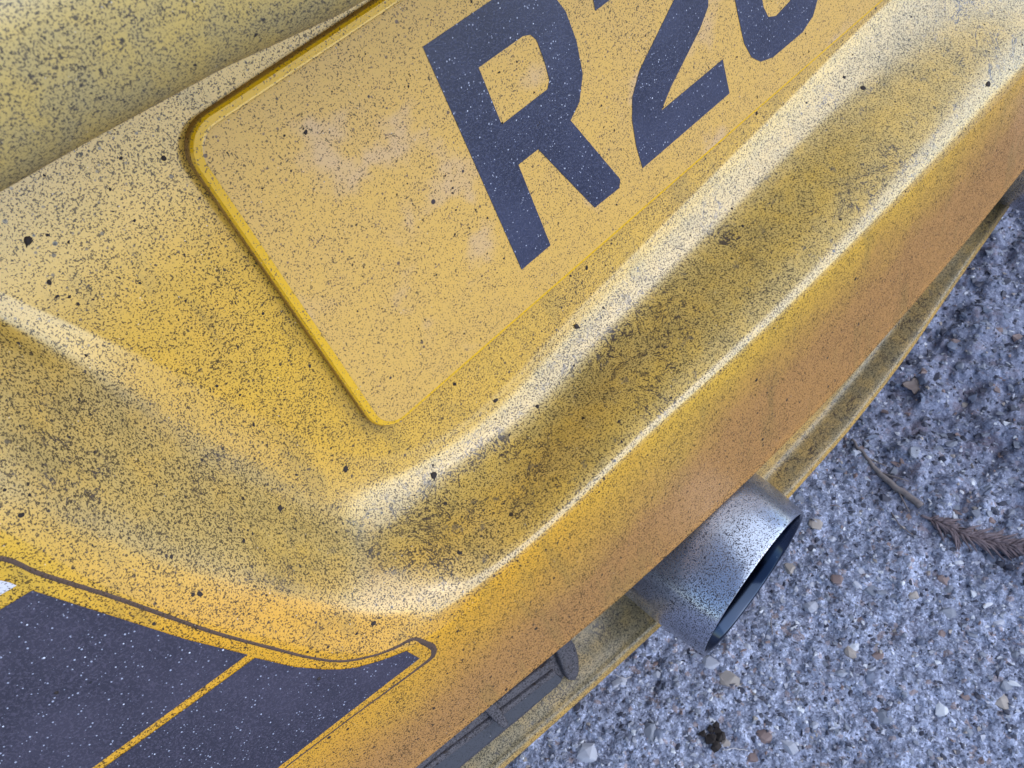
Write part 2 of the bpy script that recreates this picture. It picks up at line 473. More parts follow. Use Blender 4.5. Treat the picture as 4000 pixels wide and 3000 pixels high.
# --- lower valance
def wl(u): return -(min(max(u, -400), 700) - 100)**2/5000
LOWV = ([-700, -110, -67, -11, 93, 147, 188, 217, 256, 291, 330, 900], [-205, -215.4, -218.7, -223.2, -229.0, -229.6, -227.5, -225.0, -219.5, -216, -214, -200])
def build_valance():
    us = np.concatenate([np.linspace(-620, -180, 24), np.linspace(-175, 360, 190), np.linspace(370, 1000, 24)])
    rows = []
    for u in us:
        u = float(u)
        L = interp(u, *LOWV); w0 = wl(u)
        rt_ = min(1, max(0, (u - 40)/60.0)); rt_ = rt_*rt_*(3 - 2*rt_)       # right of the pipe the shelf has an upright behind it
        fade = min(1, max(0, (u - 235)/70.0)); fade = fade*fade*(3-2*fade)
        rt_ *= (1 - 0.85*fade)
        A = [(-132, -52), (-150, -46), (-170, -38), (-190, -26), (L + 14, -13), (L + 7.5, -6.0), (L + 4.0, -2.6), (L + 2.6, -0.9), (L + 0.8, 0.0), (L - 2.8, -0.3), (L - 3.6, -2.5), (L - 2.0, -14), (L + 6, -60)]
        B = [(-132, -30), (-160, -25), (-190, -19.5), (L + 22, -16.0), (L + 14, -14.5), (L + 7.8, -12.2), (L + 5.2, -7), (L + 2.6, -1.4), (L + 0.8, 0.0), (L - 2.8, -0.3), (L - 3.6, -2.5), (L - 2.0, -14), (L + 6, -60)]
        prof = [(u, a[0]*(1-rt_) + b[0]*rt_, w0 + a[1]*(1-rt_) + b[1]*rt_) for a, b in zip(A, B)]
        rows.append([W(p) for p in catmull(prof, 4)])
    m_ = len(rows[0])
    verts = [p for r in rows for p in r]
    faces = [(i*m_ + j, i*m_ + j + 1, (i+1)*m_ + j + 1, (i+1)*m_ + j) for i in range(len(rows)-1) for j in range(m_-1)]
    return mesh_from('valance', verts, faces)
valance_me = build_valance()
valance = link('valance', valance_me, M['paint_low'], car)

# --- black plastic insert with louvres, let into the valance
def prism(name, poly, w0, w1, mat, parent, bevel=0.0, tilt=0.0):
    """closed prism of a (u, v) outline between two depths; tilt adds depth with v"""
    n = len(poly)
    vs = [(u, v, w1 + tilt*(v + 200)) for u, v in poly] + [(u, v, w0 + tilt*(v + 200)) for u, v in poly]
    faces = [tuple(range(n)), tuple(reversed(range(n, 2*n)))] + [(i, n + i, n + (i+1) % n, (i+1) % n) for i in range(n)]
    bm = bmesh.new()
    bv = [bm.verts.new(W(v) - CARLOC) for v in vs]
    for f in faces: bm.faces.new([bv[i] for i in f])
    bmesh.ops.recalc_face_normals(bm, faces=bm.faces)
    if bevel:
        bmesh.ops.bevel(bm, geom=bm.edges[:], offset=bevel/1000, segments=2, affect='EDGES', profile=0.5)
    me = bpy.data.meshes.new(name); bm.to_mesh(me); bm.free()
    return link(name, me, mat, parent)

TL = -0.42
ins_poly = [(-330, -150), (-62, -168), (-52, -180), (-48.0, -190), (-47.5, -200), (-50.9, -206.9), (-54.6, -212.2), (-58.5, -214.0), (-63.7, -212.2), (-72.0, -211.2), (-98.2, -207.1), (-124.2, -203.3), (-166.4, -198.2), (-330, -190)]
insert = prism('vent_insert', ins_poly, -34, -17.5, M['plastic'], car, 1.4, TL)
deep = [(-330, -180), (-200, -184.5), (-131.5, -192), (-94.9, -198), (-64, -203.8), (-62.9, -209.0), (-64.8, -209.8), (-71.6, -209.3), (-97.8, -205.2), (-124.5, -201.6), (-200, -194), (-330, -187)]
prism('vent_panel', deep, -20, -16.6, M['plastic_deep'], insert, 0.5, TL)
prism('louvre', [(-330, -168), (-132.6, -182.4), (-61.7, -195.3), (-62.0, -199.0), (-132.5, -186.2), (-330, -172)], -20, -13.2, M['plastic'], insert, 0.7, TL)
prism('louvre', [(-330, -174.5), (-132.5, -188.2), (-64, -201.2), (-64.2, -203.6), (-132.3, -190.9), (-330, -177)], -20, -14.6, M['plastic'], insert, 0.6, TL)
prism('clip', [(-100.5, -180), (-95.5, -181), (-94.7, -189), (-95.7, -197), (-97.0, -198.2), (-99.6, -197.0)], -18, -9.0, M['plastic'], insert, 0.8, TL)
prism('end_cap', [(-60, -176), (-55, -178), (-50, -186), (-48.3, -193.4), (-48.6, -199), (-51.2, -204.9), (-55.1, -209.9), (-59.2, -211.6), (-61.9, -209.1), (-60.2, -202.5), (-57.6, -194.5), (-60, -184)], -22, -13.0, M['plastic'], insert, 1.2, TL)

# --- exhaust tips
def build_exhaust(P0, name):
    d = Vector((-0.014, -0.2506, 0.968)).normalized()
    if P0[0] > 190: d.x = -d.x
    a = (Vector((1, 0, 0)) - d*d.x).normalized()
    b = d.cross(a)
    if b.y < 0: b = -b
    P = Vector(P0); r = 41.0; s0 = 21.6; k1, k2 = 0.10, (-0.08 if P0[0] < 190 else 0.08)
    N = 96
    def ring(rad, ds, cut=True, wob=0.0):
        out = []
        for i in range(N):
            t = 2*math.pi*i/N
            rr = rad
            s = (s0 + k1*rad*math.sin(t) + k2*rad*math.cos(t) + ds) if cut else ds
            if wob:
                s += wob*math.exp(-((t - 4.9)/0.35)**2)
            out.append(W(P + (a*math.cos(t) + b*math.sin(t))*rr + d*s))
        return out
    r = 41.5
    outer = [ring(r, -170, False), ring(r, -60, False), ring(r, -34)]
    for q in range(1, 12):
        f = q/12.0
        outer.append(ring(r - 2.4*f*f, -34 + 33*f))
    r -= 2.4
    outer += [ring(r, -0.5), ring(r - 0.15, -0.15), ring(r - 0.4, 0.0)]
    verts = [p for rr in outer for p in rr]
    faces = []
    for kx in range(len(outer) - 1):
        for i in range(N):
            faces.append((kx*N + i, kx*N + (i+1) % N, (kx+1)*N + (i+1) % N, (kx+1)*N + i))
    tip = link('exhaust_tip', mesh_from('exhaust_tip', verts, faces), M['steel'], car)
    inner = [ring(r - 0.4, 0.0), ring(r - 1.2, -0.1), ring(r - 1.7, -0.5), ring(r - 2.0, -1.0), ring(r - 2.1, -12), ring(r - 2.2, -34), ring(r - 7, -42), ring(r - 9, -60), ring(r - 9, -150, False)]
    verts = [p for rr in inner for p in rr]
    faces = []
    for kx in range(len(inner) - 1):
        for i in range(N):
            faces.append((kx*N + i, (kx+1)*N + i, (kx+1)*N + (i+1) % N, kx*N + (i+1) % N))
    bore = link('bore', mesh_from('bore', verts, faces), M['bore'], tip)
    disc = ring(r - 8.5, -66, False)
    link('baffle', mesh_from('baffle', disc, [tuple(range(N))], smooth=False), M['soot'], tip)
    return tip
ex1 = build_exhaust((22.0, -180.5, 19.8), 'exhaust_tip')
ex2 = build_exhaust((358.0, -180.5, 19.8), 'exhaust_tip')

# --- number plate
def rrect(u0, v0, u1, v1, r, n=10):
    out = []
    for cx, cy, a0 in ((u1 - r, v1 - r, 0), (u0 + r, v1 - r, 90), (u0 + r, v0 + r, 180), (u1 - r, v0 + r, 270)):
        for i in range(n + 1):
            a = math.radians(a0 + 90*i/n)
            out.append((cx + r*math.cos(a), cy + r*math.sin(a)))
    return out
def build_plate():
    U0, V0, U1, V1 = -71.6, -15.6, 451.6, 96.0
    rings = [(0.0, -4.0, 10.0), (0.0, -1.0, 10.0), (0.25, -0.7, 9.8), (0.9, -0.05, 9.2), (2.6, -0.02, 7.8), (3.0, 0.0, 7.4), (3.3, 0.12, 7.1), (3.9, 0.10, 6.6)]
    n = None; verts = []; 
    for ins, w, r in rings:
        p = rrect(U0 + ins, V0 + (ins if ins < 0.5 else 0.35 + (ins - 0.35)*0.40), U1 - ins, V1 - ins, r)
        n = len(p)
        verts += [W((u, v, w)) for u, v in p]
    faces = []; mi = []
    for k_ in range(len(rings) - 1):
        for i in range(n):
            faces.append((k_*n + i, k_*n + (i+1) % n, (k_+1)*n + (i+1) % n, (k_+1)*n + i)); mi.append(2 if k_ < 2 else (1 if k_ < 5 else 0))
    # dusty face as a grid-free polygon
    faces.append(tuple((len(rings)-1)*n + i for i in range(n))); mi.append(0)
    return mesh_from('number_plate', verts, faces, smooth=False, matidx=mi)
plate_me = build_plate()
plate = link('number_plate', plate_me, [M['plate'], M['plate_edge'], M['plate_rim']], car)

def arc(cx, cy, rx, ry, a0, a1, n=8):
    return [(cx + rx*math.cos(math.radians(a0 + (a1-a0)*i/n)), cy + ry*math.sin(math.radians(a0 + (a1-a0)*i/n))) for i in range(n+1)]

glyphs = {}
glyphs['R'] = ([(0, 0), (14, 0), (14.2, 32), (23.2, 32), (36.3, 0), (49.0, -0.4), (50.6, 2.2), (38.8, 32.9), (44.5, 36.2), (49.2, 43.3), (50.9, 53.7), (50.4, 63.5), (47.5, 71.0), (42.0, 76.6), (35.0, 79.2), (0, 79.6)],
               [(14.1, 46.5), (14.1, 65.4), (32.5, 65.2), (35.2, 64.2), (36.7, 61.7), (36.8, 54), (36.2, 48.6), (34.4, 46.6)])
glyphs['2'] = ([(61.6, -0.4), (111.4, 0.0), (111.5, 13.6), (76.9, 13.4), (84, 18.5), (103.5, 29.3), (110.0, 34.5), (112, 42), (112.2, 58), (110, 69), (103, 77), (94, 79.4), (79, 79.4), (69, 76.5), (63, 69), (61.5, 58),
                (75.5, 58), (77, 63.5), (81, 65.6), (92, 65.6), (96.6, 63.5), (98, 58), (97.6, 50), (95, 44.4), (72.5, 31.6), (66.2, 25.2), (63.2, 18), (61.7, 9)], None)
glyphs['6'] = ([(123.6, 25), (124, 13), (126.6, 6), (131, 1.8), (138, -0.3), (157, -0.3), (164.5, 2.4), (169, 7.6), (171.4, 15), (172, 25), (171, 35), (167, 41.5), (160.5, 45.5), (153, 46.8), (138, 46.8), (138, 56), (140, 62.5), (145, 65.4), (152, 65.4), (156.5, 63), (158, 58),
                (171.5, 58), (170, 68), (164.5, 76), (156, 79.4), (141, 79.4), (131, 75.5), (125.4, 67), (123.6, 55)],
               [(137.6, 33.6), (151, 33.6), (156, 31), (157.8, 25), (156.8, 18.4), (152.5, 14.6), (143.5, 13.4), (139.2, 15.2), (137.5, 20)])
def build_glyph(outer, hole):
    loops = [[Vector((u, v, 0)) for u, v in outer]]
    if hole: loops.append([Vector((u, v, 0)) for u, v in hole])
    tris = tessellate_polygon(loops)
    flat = [p for l in loops for p in l]
    nv = len(flat)
    zt, zb = 0.30, 0.05
    verts = [W((p.x, p.y, zt)) for p in flat] + [W((p.x, p.y, zb)) for p in flat]
    faces = [tuple(t) for t in tris]
    off = 0
    for l in loops:
        n = len(l)
        for i in range(n):
            a, b = off + i, off + (i+1) % n
            faces.append((a, b, nv + b, nv + a))
        off += n
    return verts, faces
for ch in ('R', '2', '6'):
    vs, fs = build_glyph(*glyphs[ch])
    me = mesh_from('character', vs, fs, smooth=False)
    link('character', me, M['letter'], plate)

# --- decals on the lower left of the bumper (thin sheets that follow the face)
def face_pt(u, v, lift):
    return W((u, v, surf_w(u, v) + lift))

def uvw_bvh(me):
    bm = bmesh.new(); bm.from_mesh(me)
    inv = []
    for v in bm.verts:
        p = (v.co + CARLOC)*1000; z = p.z - DROP
        v.co = Vector((p.x, z*CT + p.y*ST, z*ST - p.y*CT))
    t = BVHTree.FromBMesh(bm); bm.free()
    return t
bump_uvw = uvw_bvh(bumper_me)
def surf_w(u, v):
    h = bump_uvw.ray_cast(Vector((u, v, 200)), Vector((0, 0, -1)))
    return h[0].z if h[0] is not None else wf(u, v)

def sheet(name, poly, mat, lift, step=5.0, parent=None):
    """a thin skin cut to the outline and laid on the bumper face"""
    us = [p[0] for p in poly]; vs = [p[1] for p in poly]
    bm = bmesh.new()
    bv = [bm.verts.new((u, v, 0)) for u, v in poly]
    f = bm.faces.new(bv)
    if f.normal.z < 0: f.normal_flip()
    for ax, lo, hi in ((0, min(us), max(us)), (1, min(vs), max(vs))):
        x = lo + step
        while x < hi:
            co = [0, 0, 0]; no = [0, 0, 0]; co[ax] = x; no[ax] = 1
            bmesh.ops.bisect_plane(bm, geom=bm.verts[:] + bm.edges[:] + bm.faces[:], plane_co=co, plane_no=no)
            x += step
    bmesh.ops.triangulate(bm, faces=bm.faces[:])
    for v in bm.verts: v.co = face_pt(v.co.x, v.co.y, lift) - CARLOC
    me = bpy.data.meshes.new(name); bm.to_mesh(me); bm.free()
    me.polygons.foreach_set('use_smooth', [True]*len(me.polygons))
    return link(name, me, mat, parent or bumper)

dec1 = [(-161.5, 40.8), (-156.8, 26.6), (-148.6, 1.7), (-141.5, -16.2), (-187.1, -13.1), (-260, -10), (-262, 30), (-210, 46), (-168.7, 41.6)]
dec1 = [(-161.5, 40.8), (-156.8, 26.6), (-148.6, 1.7), (-141.5, -16.2), (-187.1, -13.1), (-250, -8.5), (-250, 30), (-168.7, 41.6)]
dec2 = [(-140.8, -18.9), (-135.7, -31.3), (-130.5, -40.2), (-127.1, -45.0), (-123.7, -48.7), (-117.4, -53.5), (-109.8, -58.1), (-108.2, -66.3), (-120.1, -64.4), (-137.1, -62.4), (-159.9, -60.4), (-250, -56), (-250, -11), (-185.9, -15.6)]
sheet('dark_decal', dec1, M['decal'], 0.28)
sheet('dark_decal', dec2, M['decal'], 0.28)
sheet('white_decal', [(-163.8, 47.7), (-163.0, 45.9), (-162.6, 44.2), (-166.4, 44.7), (-215, 50), (-215, 60), (-168, 53)], M['white'], 0.30)
sheet('decal_sliver', [(-215, 62), (-166, 50.5), (-165.6, 50.0), (-215, 61)], M['white'], 0.29)

def ribbon(name, pts, widths, mat, lift):
    P = catmull([(p[0], p[1], 0) for p in pts], 6)
    wds = np.interp(np.arange(len(P))/6.0, np.arange(len(widths)), widths)
    verts = []; 
    for i, p in enumerate(P):
        t = (P[min(i+1, len(P)-1)] - P[max(i-1, 0)]).normalized()
        nrm = Vector((-t.y, t.x, 0))
        wd = wds[i]*0.5*(1 + 0.25*mnoise.noise(Vector((i*0.7, 3.1, 0))))
        for s_, lf in ((-1, 0.02), (-0.6, lift), (0.6, lift), (1, 0.02)):
            q = p + nrm*wd*s_
            verts.append(face_pt(q.x, q.y, lf))
    faces = [(i*4 + j, i*4 + j + 1, (i+1)*4 + j + 1, (i+1)*4 + j) for i in range(len(P)-1) for j in range(3)]
    return link(name, mesh_from(name, verts, faces), mat, bumper)
groove = [(-215, 66), (-175, 56.5), (-165, 55.2), (-160.2, 51.8), (-157.9, 43.2), (-153.8, 31.6), (-152.0, 26.4), (-147.1, 10.5), (-142.7, -3.3), (-135.3, -22.2), (-131.1, -32.4), (-125.5, -42.6), (-118.2, -49.6), (-111.7, -53.9), (-105.6, -57.1), (-104.2, -61.1), (-103.0, -67.5), (-104.8, -70.8), (-110.4, -70.5), (-121.8, -68.4), (-133.1, -66.4), (-138.8, -65.6), (-157.5, -63.3), (-250, -58.6)]
gw = [1.0, 1.0, 1.1, 1.2, 1.25, 1.2, 1.2, 1.15, 1.1, 1.0, 0.9, 0.85, 0.85, 0.9, 1.1, 1.9, 2.2, 2.1, 1.2, 0.8, 0.6, 0.5, 0.5, 0.5]
ribbon('decal_seam', groove, gw, M['groove'], 0.22)

# ------------------------------------------------------------------ grit, mud spots on the car
def blob(r, flat=0.45, seed=0, n=12):
    rr = random.Random(seed)
    bm = bmesh.new()
    for i in range(n):
        z = rr.uniform(-1, 1); a = rr.uniform(0, 2*math.pi); q = math.sqrt(1 - z*z)
        k_ = rr.uniform(0.75, 1.1)
        bm.verts.new((r*k_*q*math.cos(a), r*k_*q*math.sin(a), r*flat*k_*z))
    res = bmesh.ops.convex_hull(bm, input=bm.verts[:])
    for v in [v for v in bm.verts if not v.link_faces]: bm.verts.remove(v)
    bm.normal_update()
    vs = [v.co.copy() for v in bm.verts]; fs = [tuple(v.index for v in f.verts) for f in bm.faces]
    bm.verts.index_update()
    fs = [tuple(v.index for v in f.verts) for f in bm.faces]
    bm.free()
    return vs, fs
def scatter_grit(me, count, region, rmin, rmax, name, mat, parent, seed, power=3.0, flat=0.4):
    rr = random.Random(seed)
    tris = []
    me.calc_loop_triangles()
    areas = []
    for t in me.loop_triangles:
        c = (Vector(t.center) + CARLOC)*1000; z = c.z - DROP
        u = c.x; v = z*CT + c.y*ST; w = z*ST - c.y*CT
        if region(u, v, w): tris.append(t); areas.append(t.area)
    areas = np.array(areas); cum = np.cumsum(areas)/areas.sum()
    protos = [blob(1.0, flat, s) for s in range(10)]
    V = []; F = []
    for i in range(count):
        t = tris[int(np.searchsorted(cum, rr.random()))]
        p = [Vector(me.vertices[j].co) for j in t.vertices]
        a, b = rr.random(), rr.random()
        if a + b > 1: a, b = 1-a, 1-b
        c = p[0] + (p[1]-p[0])*a + (p[2]-p[0])*b
        nrm = Vector(t.normal)
        r = (rmin + (rmax - rmin)*rr.random()**power)/1000
        q = nrm.to_track_quat('Z', 'Y').to_matrix() @ Matrix.Rotation(rr.uniform(0, 6.28), 3, 'Z')
        sx = rr.uniform(0.7, 1.5)
        vs, fs = protos[rr.randrange(10)]
        o = len(V)
        V += [tuple(c + q @ Vector((v.x*r*sx, v.y*r, v.z*r))) for v in vs]
        F += [tuple(o + j for j in f) for f in fs]
    me2 = bpy.data.meshes.new(name)
    me2.from_pydata(V, [], F); me2.update()
    o = link(name, me2, mat, parent)
    o['kind'] = 'stuff'
    return o
scatter_grit(bumper_me, 6500, lambda u, v, w: -230 < u < 330 and -150 < v < 135, 0.10, 0.62, 'grit_specks', M['grit'], bumper, 1, 4.0)
scatter_grit(valance_me, 500, lambda u, v, w: -200 < u < 330, 0.12, 0.6, 'grit_specks', M['grit'], valance, 2, 4.0)
scatter_grit(tailgate_me, 500, lambda u, v, w: -200 < u < 100 and v < 200 and w > 30, 0.12, 0.5, 'grit_specks', M['grit'], tailgate, 3, 3.0)
scatter_grit(ex1.data, 260, lambda u, v, w: w > -10, 0.12, 0.55, 'grit_specks', M['grit'], ex1, 4, 4.0)
def plate_grit():
    rr = random.Random(5); protos = [blob(1.0, 0.4, s) for s in range(10)]
    V = []; F = []
    for i in range(1500):
        u = rr.uniform(-66, 260); v = rr.uniform(-11, 91); r = 0.10 + 0.42*rr.random()**4
        vs, fs = protos[rr.randrange(10)]; o = len(V)
        a = rr.uniform(0, 6.28); ca, sa = math.cos(a), math.sin(a); sx = rr.uniform(0.7, 1.4)
        V += [tuple(W((u + (p.x*sx*ca - p.y*sa)*r, v + (p.x*sx*sa + p.y*ca)*r, 0.2 + p.z*r)) - CARLOC) for p in vs]
        F += [tuple(o + j for j in f) for f in fs]
    me2 = bpy.data.meshes.new('grit_specks'); me2.from_pydata(V, [], F); me2.update()
    o = link('grit_specks', me2, M['grit'], plate); o['kind'] = 'stuff'
plate_grit()

#@@MUD@@
# larger mud spots: position, surface normal, radius (metres, world)
MUD = {
 'bumper': [(-0.11215, 0.02333, 0.52053, -0.0, -0.97815, 0.20791, 0.00153), (-0.10805, 0.02305, 0.51919, -0.0, -0.97815, 0.20791, 0.00054), (-0.11486, 0.02117, 0.51034, 0.0, -0.97815, 0.20791, 0.00091), (-0.11572, 0.02039, 0.5067, 0.0, -0.97815, 0.20791, 0.00055), (-0.11333, 0.01948, 0.50241, 0.0, -0.97815, 0.20791, 0.0005), (-0.09274, 0.01625, 0.48721, 0.0, -0.97815, 0.20791, 0.00054), (-0.07827, 0.01285, 0.47123, -0.0, -0.97815, 0.20791, 0.00065), (-0.10047, 0.01099, 0.46244, 0.0, -0.97815, 0.20791, 0.00064), (-0.0971, 0.00957, 0.45577, 0.0, -0.97815, 0.20791, 0.00051), (-0.12006, 0.01511, 0.49239, 0.37294, -0.87043, 0.32135, 0.00057), (-0.12886, 0.01389, 0.5065, 0.79684, -0.49569, 0.34547, 0.00059), (-0.10961, -0.00788, 0.42726, 0.69848, -0.58686, 0.40954, 0.00121), (-0.13325, -0.00289, 0.48174, 0.68584, -0.65148, 0.32434, 0.00049), (-0.14999, -0.01256, 0.49642, 0.53657, -0.7815, 0.31834, 0.00049), (-0.14767, -0.01283, 0.49153, 0.57274, -0.76064, 0.30561, 0.00051), (-0.13987, -0.02641, 0.44548, 0.30173, -0.8904, 0.34081, 0.00078), (-0.13865, -0.02654, 0.44407, 0.32648, -0.87548, 0.3563, 0.00092), (-0.12255, -0.01724, 0.43781, 0.70366, -0.56146, 0.43546, 0.0007), (-0.12549, -0.0391, 0.40296, 0.26212, -0.88736, 0.37933, 0.00067), (-0.13724, -0.02067, 0.45534, 0.5935, -0.70706, 0.38448, 0.00071), (-0.15132, -0.01558, 0.49072, 0.48096, -0.82909, 0.28512, 0.00078), (-0.14383, -0.04339, 0.37132, -0.09692, -0.99356, 0.05877, 0.00079), (-0.06406, -0.00876, 0.38855, 0.18758, -0.67093, 0.71741, 0.0023), (-0.01821, -0.01285, 0.38188, -0.08496, -0.53961, 0.83761, 0.00094), (0.01273, -0.00571, 0.39278, -0.04685, -0.86268, 0.50357, 0.00124), (-0.02932, -0.00492, 0.39126, -0.01384, -0.92381, 0.38259, 0.00101), (-0.06804, -0.0186, 0.38505, 0.25639, -0.25526, 0.93226, 0.00131), (-0.03943, -0.00055, 0.40817, -0.0, -0.97815, 0.20791, 0.00088), (-0.08615, -0.00091, 0.41257, 0.20216, -0.92292, 0.32764, 0.00132), (0.02716, -0.0005, 0.4084, 0.0, -0.97815, 0.20791, 0.00094), (-0.02799, -0.05129, 0.37497, -0.0502, -0.99065, 0.12685, 0.0007), (0.01395, -0.04854, 0.3815, 0.01056, -0.30223, 0.95318, 0.00081), (-0.01067, -0.04731, 0.3817, -0.04325, -0.24211, 0.96928, 0.0008), (0.18313, -0.01363, 0.39277, -0.07082, -0.50703, 0.85902, 0.00197), (0.23173, -0.04534, 0.37529, 0.06829, -0.68937, 0.72118, 0.00158), (0.12813, -7e-05, 0.41042, 0.0, -0.97815, 0.20791, 0.00092), (0.12046, -0.04528, 0.38169, 0.00672, -0.29137, 0.95659, 0.00091), (0.09346, -0.01926, 0.38647, -0.01928, -0.31575, 0.94865, 0.00092), (0.09666, -0.01168, 0.38971, -0.02017, -0.59898, 0.80051, 0.00072), (0.17918, -0.00678, 0.39837, -0.05311, -0.73445, 0.67658, 0.0012), (0.05323, -0.0556, 0.35619, -0.01849, -0.99804, 0.05975, 0.00099), (0.05437, -0.05803, 0.31606, -0.01743, -0.99806, 0.05972, 0.00097), (0.11822, -0.05591, 0.35653, 0.00829, -0.99813, 0.06052, 0.00094), (-0.11155, -0.03936, 0.39539, 0.13567, -0.90438, 0.40458, 0.00093), (-0.07704, -0.03611, 0.38469, 0.21369, -0.25817, 0.94217, 0.001), (-0.0936, -0.04785, 0.36947, -0.07749, -0.99525, 0.05887, 0.00067), (-0.11526, -0.04775, 0.34093, -0.09097, -0.9939, 0.06243, 0.0007), (-0.08396, 0.02413, 0.5243, -0.0, -0.97815, 0.20791, 0.00073), (-0.07574, 0.02303, 0.51909, -0.0, -0.97815, 0.20791, 0.001), (-0.09045, 0.0232, 0.51992, -0.0, -0.97815, 0.20791, 0.00049), (-0.06978, 0.02341, 0.52089, -0.0, -0.97815, 0.20791, 0.00038)],
 'dark_decal.001': [(-0.13339, -0.04044, 0.396, -0.09538, -0.97338, 0.20839, 0.0009)],
 'dark_decal': [(-0.1765, -0.02456, 0.4491, -0.10912, -0.97227, 0.20686, 0.0008)],
 'tailgate': [(-0.08273, -0.02964, 0.56238, -0.02702, -0.9985, 0.04754, 0.00034), (-0.10632, -0.02897, 0.56194, -0.03143, -0.99939, -0.01502, 0.00037), (-0.1059, -0.02873, 0.55942, -0.03889, -0.9826, -0.18164, 0.00037), (-0.06006, -0.03043, 0.56042, -0.04063, -0.99804, 0.04752, 0.00036), (-0.08465, -0.02894, 0.56736, -0.01974, -0.98272, 0.18406, 0.0005)],
 'number_plate': [(-0.04198, 0.01626, 0.50708, -0.0, -0.97815, 0.20791, 0.00074)],
}

def mud_spots():
    rr = random.Random(77)
    owner = {'bumper': bumper, 'number_plate': plate, 'tailgate': tailgate, 'valance': valance}
    n = 0
    for key, lst in MUD.items():
        par = owner.get(key, bumper)
        for x, y, z, nx_, ny_, nz_, r in lst:
            r *= 0.8; N = 18; prof = [rr.uniform(0.6, 1.15) for _ in range(N)]
            prof = [(prof[i] + prof[i-1] + prof[(i+1) % N])/3 for i in range(N)]
            if r > 0.0009: prof[rr.randrange(N)] *= 1.8
            q = Vector((nx_, ny_, nz_)).to_track_quat('Z', 'Y').to_matrix() @ Matrix.Rotation(rr.uniform(0, 6.28), 3, 'Z')
            sx = rr.uniform(0.75, 1.45)
            c = Vector((x, y, z)) - CARLOC
            V = []
            for ringr, h in ((1.0, 0.0), (0.72, 0.32), (0.3, 0.45)):
                for i in range(N):
                    a = 2*math.pi*i/N
                    V.append(c + q @ Vector((math.cos(a)*prof[i]*ringr*r*sx, math.sin(a)*prof[i]*ringr*r, h*r + 0.00003)))
            V.append(c + q @ Vector((0, 0, 0.4*r)))
            F = [(k_*N + i, k_*N + (i+1) % N, (k_+1)*N + (i+1) % N, (k_+1)*N + i) for k_ in range(2) for i in range(N)] + [(2*N + i, 2*N + (i+1) % N, 3*N) for i in range(N)]
            me = bpy.data.meshes.new('mud_spot'); me.from_pydata([tuple(v) for v in V], [], F); me.update()
            me.polygons.foreach_set('use_smooth', [True]*len(me.polygons))
            link('mud_spot', me, M['grit'], par)
mud_spots()


# ------------------------------------------------------------------ GROUND
def vnoise(x, y, seed):
    r_ = np.random.default_rng(seed); T = r_.random((256, 256))
    xi = np.floor(x).astype(int); yi = np.floor(y).astype(int)
    fx = x - xi; fy = y - yi
    fx = fx*fx*(3 - 2*fx); fy = fy*fy*(3 - 2*fy)
    a = T[xi % 256, yi % 256]; b = T[(xi+1) % 256, yi % 256]; c = T[xi % 256, (yi+1) % 256]; d = T[(xi+1) % 256, (yi+1) % 256]
    return (a*(1-fx) + b*fx)*(1-fy) + (c*(1-fx) + d*fx)*fy - 0.5

def axis(lo, hi, step, far):
    core = np.arange(lo, hi + step/2, step)
    g = []; x = step; t = 0
    while t < far:
        x *= 1.22; t += x; g.append(t)
    g = np.array(g)
    return np.concatenate([lo - g[::-1], core, hi + g])
def ground_height(X, Y):
    h = 0.010*vnoise(X*9, Y*9, 1) + 0.006*vnoise(X*26, Y*26, 2) + 0.0036*vnoise(X*75, Y*75, 3)
    h += 0.0034*vnoise(X*190, Y*190, 4) + 0.0034*np.maximum(0, vnoise(X*330, Y*330, 5)) + 0.0011*vnoise(X*610, Y*610, 6)
    # loose soil heaped at the far right
    soil = 1/(1 + np.exp(-(X - 0.27 + 0.25*vnoise(X*7, Y*7, 8))/0.02))
    h += soil*(0.020*np.abs(vnoise(X*48 + Y*20, Y*40, 9)) + 0.009*vnoise(X*24, Y*60, 10))
    far = np.clip(1.6 - np.hypot(X - 0.2, Y)/2.0, 0, 1)
    return h*far
gx = axis(-0.30, 0.72, 0.0017, 90); gy = axis(-0.34, 0.26, 0.0017, 90)
GX, GY = np.meshgrid(gx, gy, indexing='ij')
GZ = ground_height(GX, GY)
nx, ny = GX.shape
co = np.stack([GX, GY, GZ], -1).reshape(-1, 3)
idx = np.arange(nx*ny).reshape(nx, ny)
quads = np.stack([idx[:-1, :-1], idx[1:, :-1], idx[1:, 1:], idx[:-1, 1:]], -1).reshape(-1, 4)
gme = bpy.data.meshes.new('ground')
gme.vertices.add(len(co)); gme.vertices.foreach_set('co', co.ravel())
gme.loops.add(quads.size); gme.loops.foreach_set('vertex_index', quads.ravel())
gme.polygons.add(len(quads)); gme.polygons.foreach_set('loop_start', np.arange(0, quads.size, 4)); gme.polygons.foreach_set('loop_total', np.full(len(quads), 4))
gme.update(); gme.validate()
gme.polygons.foreach_set('use_smooth', np.ones(len(quads), bool))

